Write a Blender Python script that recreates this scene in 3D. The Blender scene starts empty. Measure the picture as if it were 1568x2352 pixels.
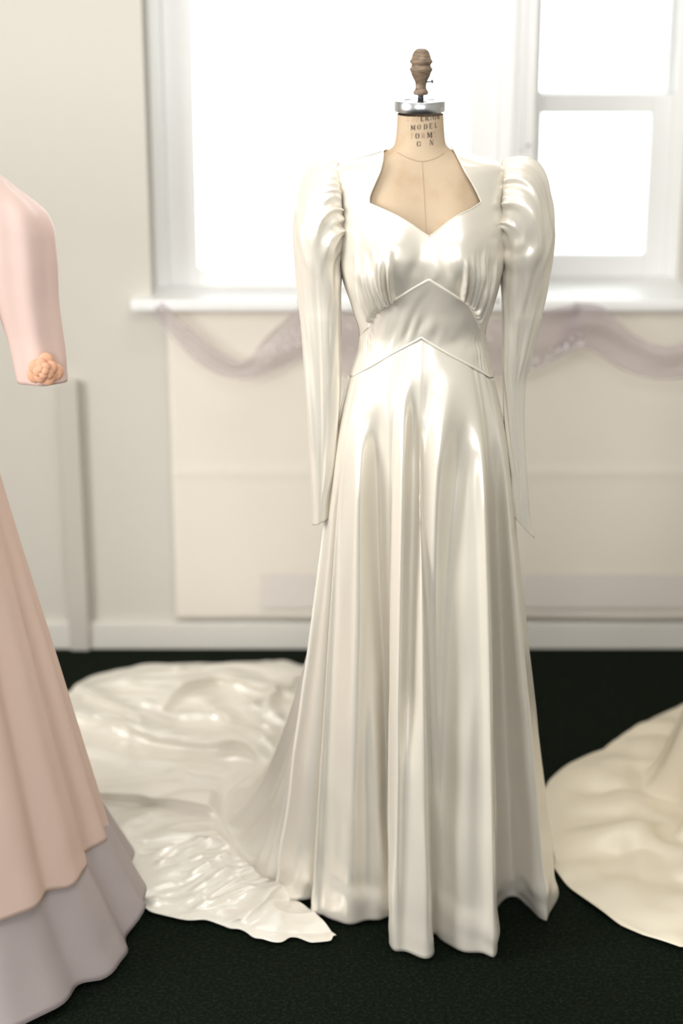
import bpy, bmesh, math, random
import numpy as np
from mathutils import Vector

# ------------------------------------------------------------------ camera, world, lights, exposure
W, H, FPX = 1568.0, 2352.0, 4100.0
TILT, CAM_H = math.radians(18.5), 1.898
sc = bpy.context.scene
COL = sc.collection
cam = bpy.data.cameras.new('camera'); cam_o = bpy.data.objects.new('camera', cam); COL.objects.link(cam_o)
cam.sensor_fit = 'VERTICAL'; cam.sensor_height = 36.0; cam.sensor_width = 24.0
cam.lens = 36.0 * FPX / H
cam_o.location = (0, 0, CAM_H); cam_o.rotation_euler = (math.radians(90) - TILT, 0, 0)
cam.clip_start = 0.05
cam.dof.use_dof = True; cam.dof.focus_distance = 3.25
cam.dof.aperture_fstop = (cam.lens / 1000.0) / 0.042
sc.camera = cam_o

world = bpy.data.worlds.new('sky'); sc.world = world; world.use_nodes = True
bg = world.node_tree.nodes['Background']
bg.inputs[0].default_value = (0.94, 0.97, 1.0, 1); bg.inputs[1].default_value = 4.3

def area(name, loc, size, power, target, color=(1, 1, 1)):
    l = bpy.data.lights.new(name, 'AREA'); l.shape = 'RECTANGLE'; l.size, l.size_y = size
    l.energy = power; l.color = color
    o = bpy.data.objects.new(name, l); COL.objects.link(o); o.location = loc
    d = Vector(target) - Vector(loc); o.rotation_euler = d.to_track_quat('-Z', 'Y').to_euler()
    return o
# daylight entering by the two windows of the wall behind the photographer and by the one on the left wall
area('daylight_rear_window', (-0.95, -2.35, 2.05), (1.2, 1.6), 50, (-0.6, 3, 0.9), (0.97, 0.98, 1.0))
area('daylight_rear_window', (1.25, -2.35, 2.05), (1.2, 1.6), 16, (0.9, 3, 0.9), (0.97, 0.98, 1.0))
area('daylight_window', (-2.55, 1.9, 1.6), (1.5, 1.4), 60, (0, 2.4, 0.9), (1.0, 0.97, 0.92))
area('ceiling_lamp_light', (0.2, 2.0, 2.93), (1.3, 0.35), 21, (0.2, 2.01, 0), (1.0, 0.97, 0.93))
area('ceiling_lamp_light', (0.2, 3.75, 2.93), (1.3, 0.35), 10, (0.2, 3.76, 0), (1.0, 0.97, 0.93))

vs = sc.view_settings
vs.view_transform = 'Standard'; vs.look = 'None'; vs.gamma = 1.0; vs.use_curve_mapping = False
vs.exposure = 0.0
sc.cycles.use_denoising = True
sc.cycles.max_bounces = 8; sc.cycles.transparent_max_bounces = 16
sc.cycles.caustics_reflective = False; sc.cycles.caustics_refractive = False

# ------------------------------------------------------------------ pixel <-> place helpers
CT, ST = math.cos(TILT), math.sin(TILT)
def ray(px, py):
    a = (np.asarray(px, float) - W / 2) / FPX; b = (np.asarray(py, float) - H / 2) / FPX
    return a, CT - b * ST, -ST - b * CT
def on_depth(px, py, Y):
    dx, dy, dz = ray(px, py); t = Y / dy
    return dx * t, CAM_H + dz * t
def on_floor(px, py, z=0.0):
    dx, dy, dz = ray(px, py); t = (z - CAM_H) / dz
    return dx * t, dy * t

# ------------------------------------------------------------------ generic helpers
def hash_noise(seed):
    r = np.random.RandomState(seed); tab = r.rand(256, 256) * 2 - 1
    def f(x, y):
        x = np.asarray(x, float); y = np.asarray(y, float)
        xi = np.floor(x).astype(int); yi = np.floor(y).astype(int)
        fx = x - xi; fy = y - yi
        fx = fx * fx * fx * (fx * (fx * 6 - 15) + 10); fy = fy * fy * fy * (fy * (fy * 6 - 15) + 10)
        g = lambda i, j: tab[(xi + i) % 256, (yi + j) % 256]
        return (g(0, 0) * (1 - fx) + g(1, 0) * fx) * (1 - fy) + (g(0, 1) * (1 - fx) + g(1, 1) * fx) * fy
    return f
def catmull(pts, n, closed=False):
    """n samples of a centripetal-like Catmull-Rom curve through pts (k, d), even in parameter."""
    P = np.asarray(pts, float); k = len(P)
    m = k if closed else k - 1
    t = np.linspace(0, m, n, endpoint=not closed)
    i = np.minimum(np.floor(t).astype(int), m - 1); f = (t - i)[:, None]
    if closed: g = lambda j: P[(i + j) % k]
    else:
        Q = np.vstack([2 * P[0] - P[1], P, 2 * P[-1] - P[-2]]); g = lambda j: Q[i + j + 1]
    a, b, c, d = g(-1), g(0), g(1), g(2)
    return b + 0.5 * f * (c - a + f * (2 * a - 5 * b + 4 * c - d + f * (3 * (b - c) + d - a)))
def resample(P, n):
    P = np.asarray(P, float); L = np.r_[0, np.cumsum(np.linalg.norm(np.diff(P, axis=0), axis=1))]
    t = np.linspace(0, L[-1], n)
    return np.stack([np.interp(t, L, P[:, j]) for j in range(P.shape[1])], 1)
def smooth01(x): x = np.clip(x, 0, 1); return x * x * (3 - 2 * x)
def pchip(x, y):
    x = np.asarray(x, float); y = np.asarray(y, float); h = np.diff(x); d = np.diff(y) / h
    m = np.zeros_like(y); m[0] = d[0]; m[-1] = d[-1]
    for k in range(1, len(y) - 1):
        if d[k - 1] * d[k] > 0:
            w1 = 2 * h[k] + h[k - 1]; w2 = h[k] + 2 * h[k - 1]; m[k] = (w1 + w2) / (w1 / d[k - 1] + w2 / d[k])
    def f(q):
        q = np.clip(np.asarray(q, float), x[0], x[-1]); i = np.clip(np.searchsorted(x, q) - 1, 0, len(h) - 1)
        t = (q - x[i]) / h[i]; t2 = t * t; t3 = t2 * t
        return ((2 * t3 - 3 * t2 + 1) * y[i] + (t3 - 2 * t2 + t) * h[i] * m[i] + (-2 * t3 + 3 * t2) * y[i + 1] + (t3 - t2) * h[i] * m[i + 1])
    return f

def link(name, me, mat=None, parent=None, smooth=True):
    o = bpy.data.objects.new(name, me); COL.objects.link(o)
    if mat: me.materials.append(mat)
    if smooth: me.polygons.foreach_set('use_smooth', [True] * len(me.polygons))
    if parent is not None:
        o.parent = parent; o.matrix_parent_inverse = parent.matrix_basis.inverted()
    return o
def grid(name, P, mat, parent=None, closed=False, thick=0.0, flip=False, sub=0, mask=None):
    """P (rows, cols, 3) -> quad mesh; closed joins the last column to the first."""
    n, m, _ = P.shape
    idx = np.arange(n * m).reshape(n, m)
    A = idx[:-1]; B = idx[1:]
    if closed: A2 = np.roll(A, -1, 1); B2 = np.roll(B, -1, 1); A1, B1 = A, B
    else: A1, A2, B1, B2 = A[:, :-1], A[:, 1:], B[:, :-1], B[:, 1:]
    q = np.stack([A1, A2, B2, B1], -1)
    if mask is not None: q = q[mask]
    q = q.reshape(-1, 4)
    if flip: q = q[:, ::-1]
    me = bpy.data.meshes.new(name); me.from_pydata(P.reshape(-1, 3).tolist(), [], q.tolist()); me.update()
    if mask is not None:
        bm = bmesh.new(); bm.from_mesh(me); bmesh.ops.delete(bm, geom=[v for v in bm.verts if not v.link_faces], context='VERTS'); bm.to_mesh(me); bm.free()
    o = link(name, me, mat, parent)
    if sub:
        s = o.modifiers.new('sub', 'SUBSURF'); s.levels = s.render_levels = sub
    if thick:
        s = o.modifiers.new('thick', 'SOLIDIFY'); s.thickness = thick; s.offset = -1
    return o
def tube(name, pts, r, mat, parent=None, n=8, closed=False):
    P = np.asarray(pts, float); k = len(P)
    r = np.full(k, r) if np.isscalar(r) else np.asarray(r, float)
    if closed: T = np.roll(P, -1, 0) - np.roll(P, 1, 0)
    else: T = np.gradient(P, axis=0)
    T /= np.linalg.norm(T, axis=1)[:, None] + 1e-12
    up = np.array([0.0, 0, 1]); N = np.zeros_like(P)
    v = np.cross(T[0], up); v = v if np.linalg.norm(v) > 1e-3 else np.cross(T[0], [0, 1, 0])
    for i in range(k):
        v = v - T[i] * np.dot(v, T[i]); v /= np.linalg.norm(v) + 1e-12; N[i] = v
    B = np.cross(T, N); a = np.linspace(0, 2 * math.pi, n, endpoint=False)
    R = P[:, None] + r[:, None, None] * (np.cos(a)[None, :, None] * N[:, None] + np.sin(a)[None, :, None] * B[:, None])
    V = R.reshape(-1, 3).tolist(); F = []
    kk = k if closed else k - 1
    for i in range(kk):
        i2 = (i + 1) % k
        for j in range(n): F.append((i * n + j, i * n + (j + 1) % n, i2 * n + (j + 1) % n, i2 * n + j))
    if not closed: F.append(tuple(range(n))[::-1]); F.append(tuple((k - 1) * n + j for j in range(n)))
    me = bpy.data.meshes.new(name); me.from_pydata(V, [], F); me.update()
    return link(name, me, mat, parent)
def lathe(name, prof, centre, mat, parent=None, n=40):
    a = np.linspace(0, 2 * math.pi, n, endpoint=False)
    pr = np.asarray(prof, float)
    V = []; F = []
    for r, z in pr:
        for t in a: V.append((centre[0] + r * math.cos(t), centre[1] + r * math.sin(t), centre[2] + z))
    for i in range(len(pr) - 1):
        for j in range(n): F.append((i * n + j, i * n + (j + 1) % n, (i + 1) * n + (j + 1) % n, (i + 1) * n + j))
    F.append(tuple(range(n))[::-1]); F.append(tuple((len(pr) - 1) * n + j for j in range(n)))
    me = bpy.data.meshes.new(name); me.from_pydata(V, [], F); me.update()
    bm = bmesh.new(); bm.from_mesh(me); bmesh.ops.recalc_face_normals(bm, faces=bm.faces); bm.to_mesh(me); bm.free()
    return link(name, me, mat, parent)
def boxes(name, bl, mat, parent=None, bevel=0.003):
    bm = bmesh.new()
    for x0, x1, y0, y1, z0, z1 in bl:
        r = bmesh.ops.create_cube(bm, size=1.0)
        for v in r['verts']:
            v.co = Vector(((x0 + x1) / 2 + v.co.x * (x1 - x0), (y0 + y1) / 2 + v.co.y * (y1 - y0), (z0 + z1) / 2 + v.co.z * (z1 - z0)))
    me = bpy.data.meshes.new(name); bm.to_mesh(me); bm.free()
    o = link(name, me, mat, parent, smooth=False)
    if bevel:
        b = o.modifiers.new('bevel', 'BEVEL'); b.width = bevel; b.segments = 2
    return o
def empty(name, loc):
    o = bpy.data.objects.new(name, None); COL.objects.link(o); o.location = loc; o.empty_display_size = 0.1
    bpy.context.view_layer.update(); return o
def tag(o, label, cat, group=None, kind=None):
    o['label'] = label; o['category'] = cat
    if group: o['group'] = group
    if kind: o['kind'] = kind
    return o
def struct(o): o['kind'] = 'structure'; return o

# ------------------------------------------------------------------ materials
def mat(name, color, rough=0.6, spec=0.5, metal=0.0, ior=None, sheen=0.0, bump=None, vary=None, subsurf=0.0):
    """bump = (scale xyz, strength, distance); vary = (scale xyz, other colour, low, high)"""
    m = bpy.data.materials.new(name); m.use_nodes = True; nt = m.node_tree; p = nt.nodes['Principled BSDF']
    p.inputs['Base Color'].default_value = (*color, 1); p.inputs['Roughness'].default_value = rough
    p.inputs['Specular IOR Level'].default_value = spec; p.inputs['Metallic'].default_value = metal
    if ior: p.inputs['IOR'].default_value = ior
    if sheen: p.inputs['Sheen Weight'].default_value = sheen; p.inputs['Sheen Roughness'].default_value = 0.4
    tc = nt.nodes.new('ShaderNodeTexCoord')
    def noise(scale, detail=5):
        mp = nt.nodes.new('ShaderNodeMapping'); mp.inputs['Scale'].default_value = scale
        nt.links.new(tc.outputs['Object'], mp.inputs['Vector'])
        n = nt.nodes.new('ShaderNodeTexNoise'); n.inputs['Scale'].default_value = 1; n.inputs['Detail'].default_value = detail
        nt.links.new(mp.outputs['Vector'], n.inputs['Vector']); return n
    if bump:
        n = noise(bump[0]); b = nt.nodes.new('ShaderNodeBump'); b.inputs['Strength'].default_value = bump[1]; b.inputs['Distance'].default_value = bump[2]
        nt.links.new(n.outputs['Fac'], b.inputs['Height']); nt.links.new(b.outputs['Normal'], p.inputs['Normal'])
    if vary:
        n = noise(vary[0]); r = nt.nodes.new('ShaderNodeMapRange'); r.inputs[1].default_value = vary[2]; r.inputs[2].default_value = vary[3]
        nt.links.new(n.outputs['Fac'], r.inputs[0])
        mx = nt.nodes.new('ShaderNodeMix'); mx.data_type = 'RGBA'
        mx.inputs[6].default_value = (*color, 1); mx.inputs[7].default_value = (*vary[1], 1)
        nt.links.new(r.outputs[0], mx.inputs[0]); nt.links.new(mx.outputs[2], p.inputs['Base Color'])
    return m
SATIN = mat('ivory_satin', (0.80, 0.75, 0.655), 0.30, 0.5, metal=0.2, ior=2.1, bump=((26, 26, 7), 0.2, 0.004), vary=((3, 3, 1.5), (0.82, 0.765, 0.665), 0.35, 0.65))
SATIN_TRAIN = mat('ivory_satin_train', (0.88, 0.84, 0.755), 0.27, 0.5, metal=0.15, ior=2.1, bump=((14, 22, 20), 0.2, 0.006))
PIPING = mat('satin_piping', (0.90, 0.86, 0.78), 0.4, 0.5)
CANVAS = mat('tan_canvas', (0.55, 0.425, 0.295), 0.75, 0.3, bump=((700, 700, 700), 0.15, 0.0006), vary=((18, 18, 14), (0.46, 0.32, 0.19), 0.52, 0.75))
SEAM = mat('canvas_seam', (0.42, 0.30, 0.19), 0.8)
WOOD = mat('turned_wood', (0.28, 0.20, 0.135), 0.42, 0.5, bump=((90, 90, 500), 0.2, 0.0006), vary=((60, 60, 400), (0.14, 0.095, 0.06), 0.35, 0.65))
STEEL = mat('brushed_steel', (0.62, 0.63, 0.66), 0.26, 0.5, metal=1.0, bump=((40, 40, 900), 0.08, 0.0004))
DARK_METAL = mat('dark_metal', (0.10, 0.10, 0.11), 0.4, 0.5, metal=0.8)
INK = mat('stencil_ink', (0.055, 0.04, 0.035), 0.8, 0.2, vary=((210, 210, 260), (0.50, 0.37, 0.25), 0.56, 0.70))
FADED_INK = mat('faded_stencil_ink', (0.36, 0.25, 0.17), 0.8, 0.2, vary=((210, 210, 260), (0.60, 0.45, 0.30), 0.40, 0.60))
CARPET = mat('dark_green_carpet', (0.003, 0.0062, 0.003), 0.95, 0.1, bump=((220, 220, 220), 0.9, 0.01), vary=((130, 130, 130), (0.011, 0.022, 0.009), 0.46, 0.75))
WALL = mat('cream_plaster', (0.66, 0.635, 0.575), 0.85, 0.2, bump=((60, 60, 60), 0.06, 0.002))
CEIL = mat('ceiling_white', (0.80, 0.79, 0.76), 0.9, 0.2)
PAINT = mat('white_gloss_paint', (0.92, 0.92, 0.91), 0.35, 0.5)
BASE = mat('grey_white_baseboard', (0.74, 0.72, 0.66), 0.5, 0.4)
COVER = mat('cream_cotton_cover', (0.82, 0.765, 0.675), 0.9, 0.2, bump=((260, 260, 260), 0.12, 0.001))
LILAC_BAND = mat('faint_lilac_band', (0.75, 0.70, 0.655), 0.9, 0.2)
def glass_mat():
    m = bpy.data.materials.new('window_glass'); m.use_nodes = True; nt = m.node_tree; nt.nodes.clear()
    o = nt.nodes.new('ShaderNodeOutputMaterial'); t = nt.nodes.new('ShaderNodeBsdfTransparent'); g = nt.nodes.new('ShaderNodeBsdfGlossy')
    t.inputs[0].default_value = (0.96, 0.98, 0.97, 1); g.inputs['Roughness'].default_value = 0.02
    f = nt.nodes.new('ShaderNodeFresnel'); f.inputs[0].default_value = 1.45; mx = nt.nodes.new('ShaderNodeMixShader')
    nt.links.new(f.outputs[0], mx.inputs[0]); nt.links.new(t.outputs[0], mx.inputs[1]); nt.links.new(g.outputs[0], mx.inputs[2]); nt.links.new(mx.outputs[0], o.inputs[0])
    return m
GLASS = glass_mat()
def sheer_mat(name, color, alpha, trans=0.4):
    m = bpy.data.materials.new(name); m.use_nodes = True; nt = m.node_tree; nt.nodes.clear()
    o = nt.nodes.new('ShaderNodeOutputMaterial'); d = nt.nodes.new('ShaderNodeBsdfDiffuse'); tl = nt.nodes.new('ShaderNodeBsdfTranslucent'); tr = nt.nodes.new('ShaderNodeBsdfTransparent')
    d.inputs[0].default_value = (*color, 1); tl.inputs[0].default_value = (*color, 1)
    m1 = nt.nodes.new('ShaderNodeMixShader'); m1.inputs[0].default_value = trans; m2 = nt.nodes.new('ShaderNodeMixShader'); m2.inputs[0].default_value = alpha
    nt.links.new(d.outputs[0], m1.inputs[1]); nt.links.new(tl.outputs[0], m1.inputs[2])
    nt.links.new(tr.outputs[0], m2.inputs[1]); nt.links.new(m1.outputs[0], m2.inputs[2]); nt.links.new(m2.outputs[0], o.inputs[0])
    return m
TULLE = sheer_mat('lilac_tulle', (0.62, 0.545, 0.575), 0.5)
PINK = mat('pink_satin', (0.72, 0.53, 0.46), 0.5, 0.4, bump=((20, 20, 6), 0.2, 0.004), vary=((3, 3, 2), (0.68, 0.51, 0.46), 0.35, 0.65))
PEACH = sheer_mat('peach_chiffon', (0.85, 0.655, 0.555), 0.9, 0.2)
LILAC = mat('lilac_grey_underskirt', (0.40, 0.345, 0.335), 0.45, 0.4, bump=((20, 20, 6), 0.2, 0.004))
ORANGE = mat('peach_rosette', (0.66, 0.36, 0.23), 0.6, 0.3)
GOLD_CREAM = mat('cream_satin_gold', (0.80, 0.72, 0.57), 0.36, 0.5, ior=1.8, bump=((14, 14, 10), 0.2, 0.006))
SEQUIN = mat('silver_sequin', (0.97, 0.97, 0.98), 0.2, 0.8, metal=0.0)
PIN_GREEN = mat('green_plastic', (0.03, 0.16, 0.13), 0.4)
PIN_DARK = mat('dark_plastic', (0.05, 0.05, 0.06), 0.4)
CHAIN = mat('grey_beaded_chain', (0.42, 0.42, 0.45), 0.4, 0.5)

# ------------------------------------------------------------------ the room
YW = 4.51                                  # face of the window wall
XL, XR, YR, ZC = -2.7, 3.0, -2.5, 2.95
def wx(px, py=600, Y=YW): return float(on_depth(px, py, Y)[0])
def wz(py, Y=YW): return float(on_depth(784, py, Y)[1])
struct(boxes('floor', [(XL, XR, YR, YW + 0.3, -0.1, 0.0)], CARPET, bevel=0))
struct(boxes('ceiling', [(XL, XR, YR, YW + 0.3, ZC, ZC + 0.1)], CEIL, bevel=0))
SILL_Z = wz(690, 4.46)
W1 = (wx(345), wx(1178)); W2 = (wx(1216), wx(1600)); WT = 2.62
P1, P2 = 4.66, 4.80                        # glass planes of the two windows
ob, ot = SILL_Z - 0.02, WT
struct(boxes('wall_back', [(XL, XR, YW, YW + 0.42, 0, ob), (XL, XR, YW, YW + 0.42, ot, ZC),
                           (XL, W1[0], YW, YW + 0.42, ob, ot), (W2[1], XR, YW, YW + 0.42, ob, ot)], WALL, bevel=0))
struct(boxes('trim_2', [(W1[1], W2[0], YW - 0.004, YW + 0.42, ob, ot)], PAINT, bevel=0.004))
struct(boxes('wall_left', [(XL - 0.1, XL, YR, 1.1, 0, ZC), (XL - 0.1, XL, 2.7, YW + 0.4, 0, ZC), (XL - 0.1, XL, 1.1, 2.7, 0, 1.0), (XL - 0.1, XL, 1.1, 2.7, 2.6, ZC)], WALL, bevel=0))
struct(boxes('wall_right', [(XR, XR + 0.1, YR, YW + 0.4, 0, ZC)], WALL, bevel=0))
struct(boxes('wall_rear', [(XL, XR, YR - 0.1, YR, 0, 1.2), (XL, XR, YR - 0.1, YR, 2.85, ZC), (XL, -1.6, YR - 0.1, YR, 1.2, 2.85), (-0.3, 0.6, YR - 0.1, YR, 1.2, 2.85), (1.9, XR, YR - 0.1, YR, 1.2, 2.85)], WALL, bevel=0))
# sill
s = struct(boxes('trim_3', [(W1[0] - 0.05, W2[1] + 0.05, YW - 0.05, YW + 0.40, SILL_Z - 0.03, SILL_Z)], PAINT, bevel=0.008))
def window(name, x0, x1, Y, meet, side, low):
    root = struct(empty(name, ((x0 + x1) / 2, Y, SILL_Z)))
    f = 0.035
    boxes('window_frame', [(x0, x0 + f, Y - 0.04, Y + 0.08, SILL_Z, WT), (x1 - f, x1, Y - 0.04, Y + 0.08, SILL_Z, WT), (x0 + f, x1 - f, Y - 0.04, Y + 0.08, WT - f, WT)], PAINT, root)
    a, b = x0 + f, x1 - f
    def sash(z0, z1, y, sw, bw, tw, se):
        boxes('sash', [(a, a + sw, y - 0.02, y + 0.02, z0, z1), (b - se, b, y - 0.02, y + 0.02, z0, z1), (a + sw, b - se, y - 0.02, y + 0.02, z0, z0 + bw), (a + sw, b - se, y - 0.02, y + 0.02, z1 - tw, z1)], PAINT, root)
        boxes('pane', [(a + sw, b - se, y - 0.003, y + 0.003, z0 + bw, z1 - tw)], GLASS, root, bevel=0)
    if meet:
        sash(SILL_Z, meet + 0.03, Y - 0.01, side, low, 0.05, 0.055)
        sash(meet - 0.02, WT - f, Y + 0.04, side * 0.9, 0.05, 0.05, 0.012)
    else:
        sash(SILL_Z, WT - f, Y, side, low, 0.05, side)
    return root
window('window_1', W1[0], W1[1], P1, None, 0.075, 0.047)
window('window_2', W2[0], W2[1], P2, wz(240, P2), 0.012, 0.06)
# baseboard, grey strip in place of an unidentified dark band beside the pink gown
BZ = wz(1432, YW - 0.02)
struct(boxes('baseboard_back', [(XL, XR, YW - 0.018, YW, 0, BZ)], BASE, bevel=0.004))
STRIPG = mat('grey_strip', (0.58, 0.55, 0.49), 0.7)
struct(boxes('wall_strip', [(wx(150, 1200), wx(196, 1200), YW - 0.03, YW, 0.0, wz(870))], STRIPG, bevel=0.004))

# cream cotton cover pinned below the sill
cx0, cx1 = wx(395, 1100), 2.2
nz = hash_noise(3)
zt, zb = SILL_Z - 0.035, BZ + 0.008
rows, cols = 60, 160
X = np.linspace(cx0, cx1, cols)[None].repeat(rows, 0); T = np.linspace(0, 1, rows)[:, None].repeat(cols, 1)
crease = wz(1087, YW - 0.02)
Z = zt + (zb - zt) * T + 0.006 * T ** 4 * nz(X * 5, 0 * X)
Y = YW - 0.010 - 0.006 * T - 0.004 * nz(X * 3, T * 1.5) * (0.3 + T) - 0.003 * np.exp(-((Z - crease) / 0.006) ** 2)
cover = empty('wall_cover', ((cx0 + cx1) / 2, YW - 0.01, zb))
tag(cover, 'cream cotton cloth hung flat on the wall below the window sill', 'cloth')
grid('cloth', np.stack([X, Y, Z], -1), COVER, cover, thick=0.0015)
def band(px0, px1):
    Xb = np.linspace(wx(px0, 1350), wx(px1, 1350), 30)[None].repeat(6, 0); Zb = np.linspace(wz(1322, YW - 0.03), wz(1398, YW - 0.03), 6)[:, None].repeat(30, 1)
    grid('lilac_band', np.stack([Xb, np.full_like(Xb, YW - 0.0245), Zb], -1), LILAC_BAND, cover)
band(600, 760); band(1200, 1750)

# ------------------------------------------------------------------ body of the form (phi, z) -> place
CY = 3.15
TAB = [  # silhouette at the axis plane: row, left, right, depth in front, depth behind
    (262, 912, 1018, .046, .046), (300, 910, 1020, .046, .046), (330, 906, 1024, .050, .048), (343, 893, 1038, .056, .050), (352, 868, 1062, .061, .056),
    (362, 833, 1097, .066, .062), (374, 797, 1138, .072, .068), (388, 778, 1156, .077, .072), (420, 776, 1157, .088, .080), (470, 783, 1153, .104, .088),
    (540, 787, 1152, .120, .088), (600, 786, 1150, .124, .084), (640, 793, 1143, .118, .080), (700, 813, 1127, .104, .076), (765, 830, 1108, .094, .076),
    (800, 828, 1113, .096, .082), (862, 808, 1127, .106, .096), (950, 783, 1152, .120, .115), (1010, 774, 1157, .125, .122), (1100, 764, 1160, .13, .13)]
_z = []; _a = []; _c = []; _f = []; _b = []
for py, l, r, bf, bb in TAB:
    x0, z = on_depth(l, py, CY); x1, _ = on_depth(r, py, CY)
    _z.append(z); _a.append((x1 - x0) / 2); _c.append((x1 + x0) / 2); _f.append(bf); _b.append(bb)
o_ = np.argsort(_z); _z = np.array(_z)[o_]
FA, FC, FF, FB = (pchip(_z, np.array(v)[o_]) for v in (_a, _c, _f, _b))
ZBUST = float(on_depth(968, 585, CY - 0.12)[1])
def body(phi, z, off=0.0):
    """phi 0 = front, -90 deg = photo left; off = outward offset"""
    s, c = np.sin(phi), np.cos(phi)
    e = 0.88
    sx = np.sign(s) * np.abs(s) ** e; cyv = np.sign(c) * np.abs(c) ** e
    a = FA(z) + off; x = FC(z) + a * sx
    d = np.where(c >= 0, FF(z), FB(z)) + off
    bust = 0.0
    for sg in (-1, 1):
        bust = bust + 0.035 * np.exp(-((x - FC(z) - sg * 0.064) / 0.046) ** 2 - ((z - ZBUST) / np.where(z > ZBUST, 0.075, 0.047)) ** 2)
    y = CY - d * cyv - np.where(c > 0, bust * np.clip(c, 0, 1) ** 0.5, 0)
    return np.stack(np.broadcast_arrays(x, y, z), -1)
def surf(px, py, off=0.0):
    """pixel on the front of the form -> (phi, z)"""
    px = np.atleast_1d(np.asarray(px, float)); py = np.atleast_1d(np.asarray(py, float)); Y = np.full_like(px, CY - 0.1)
    for _ in range(60):
        X, Z = on_depth(px, py, Y)
        s = np.clip((X - FC(Z)) / (FA(Z) + off), -1, 1)
        phi = np.arcsin(np.sign(s) * np.abs(s) ** (1 / 0.88))
        Y = 0.5 * Y + 0.5 * body(phi, Z, off)[..., 1]
    return np.stack([phi, Z], -1)
def zrow(py): return float(on_depth(968, py, CY)[1])

form = empty('dress_form', (0.14, CY, 0)); bpy.context.view_layer.update()
tag(form, 'tan canvas dress form with wooden finial and metal neck cap inside the ivory gown', 'mannequin')
zz = np.concatenate([np.linspace(zrow(262), zrow(330), 14), np.linspace(zrow(331), zrow(400), 40), np.linspace(zrow(402), zrow(985), 60)])
ph = np.linspace(-math.pi, math.pi, 97)[:-1]
PH, ZZ = np.meshgrid(ph, zz)
def inset(z): return np.clip((zrow(333) - z) / 0.03, 0, 1) * -0.007 - smooth01((zrow(690) - z) / 0.12) * 0.032
INSET = inset(ZZ) - 0.016 * smooth01((np.abs(np.sin(PH)) - .80) / .12) * smooth01((zrow(366) - ZZ) / .02)
grid('torso', body(PH, ZZ, INSET), CANVAS, form, closed=True, flip=True)
# seams of the canvas
def form_line(px, py, off):
    Y = np.full(len(px), CY - 0.07)
    for _ in range(200):
        X, Z = on_depth(px, py, Y); d = inset(Z)
        sn = np.clip((X - FC(Z)) / (FA(Z) + d), -1, 1); phi = np.arcsin(np.sign(sn) * np.abs(sn) ** (1 / 0.88))
        Y = 0.85 * Y + 0.15 * body(phi, Z, d)[..., 1]
    return body(phi, Z, d + off)
tube('centre_seam', form_line(np.linspace(969, 981, 40), np.linspace(372, 560, 40), 0.0001), 0.0005, SEAM, form, 6)
c_ = catmull([(912, 350), (928, 359), (948, 367), (968, 371), (990, 367), (1007, 360), (1020, 351)], 60)
tube('collar_seam', form_line(c_[:, 0], c_[:, 1], 0.0002), 0.0006, SEAM, form, 6)
# neck cap, rod, finial, screw, stand
NX = float(on_depth(963.5, 250, CY)[0]); NY = CY
zc0 = float(on_depth(963, 262, CY - 0.045)[1]); U = 1 / (5.6 * FPX / 3.075)
ch = 135 * U * 1.02
lathe('neck_cap', [(0.036, 0), (0.0435, 0.0), (0.0442, 0.001), (0.0442, ch - 0.001), (0.0435, ch), (0.031, ch), (0.030, ch - 0.0015), (0.014, ch - 0.0015), (0.0135, ch - 0.0005), (0.004, ch - 0.0005)], (NX, NY, zc0), STEEL, form, 64)
FX = NX + 0.0015
lathe('neck_rod', [(38 * U, 0), (38 * U, 0.03)], (FX, NY, zc0 + ch - 0.001), DARK_METAL, form, 24)
fin = [(1, 180), (58, 187), (90, 211), (110, 246), (122, 285), (130, 315), (140, 328), (150, 345), (150, 356), (138, 372), (126, 385), (125, 400), (130, 418), (146, 432), (151, 446), (146, 462), (134, 480), (126, 505), (112, 545), (92, 580), (78, 605), (72, 640), (70, 675), (76, 700), (92, 720), (99, 742), (97, 760), (84, 772), (40, 780)]
fz = zc0 + ch + 0.0085
lathe('finial', [(r * U, (780 - y) * U * 0.985) for r, y in fin][::-1], (FX, NY, fz), WOOD, form, 48)
sy, sz = NY - 0.006, fz + (780 - 607) * U
tube('thumb_screw', [(FX + 60 * U, sy, sz), (FX + 110 * U, sy - .001, sz + .0002), (FX + 128 * U, sy - .0015, sz + .0006), (FX + 132 * U, sy - .0015, sz + .0008), (FX + 150 * U, sy - .002, sz + .0012), (FX + 158 * U, sy - .002, sz + .0014)], [.0016, .0016, .0016, .0034, .0036, .002], DARK_METAL, form, 10)
lathe('stand_post', [(0.016, 0.0), (0.016, zrow(990))], (0.16, CY + 0.05, 0.02), DARK_METAL, form, 16)
lathe('stand_base', [(0.10, 0.0), (0.10, 0.015), (0.09, 0.025), (0.02, 0.03)], (0.16, CY + 0.08, 0.001), DARK_METAL, form, 32)
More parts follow.
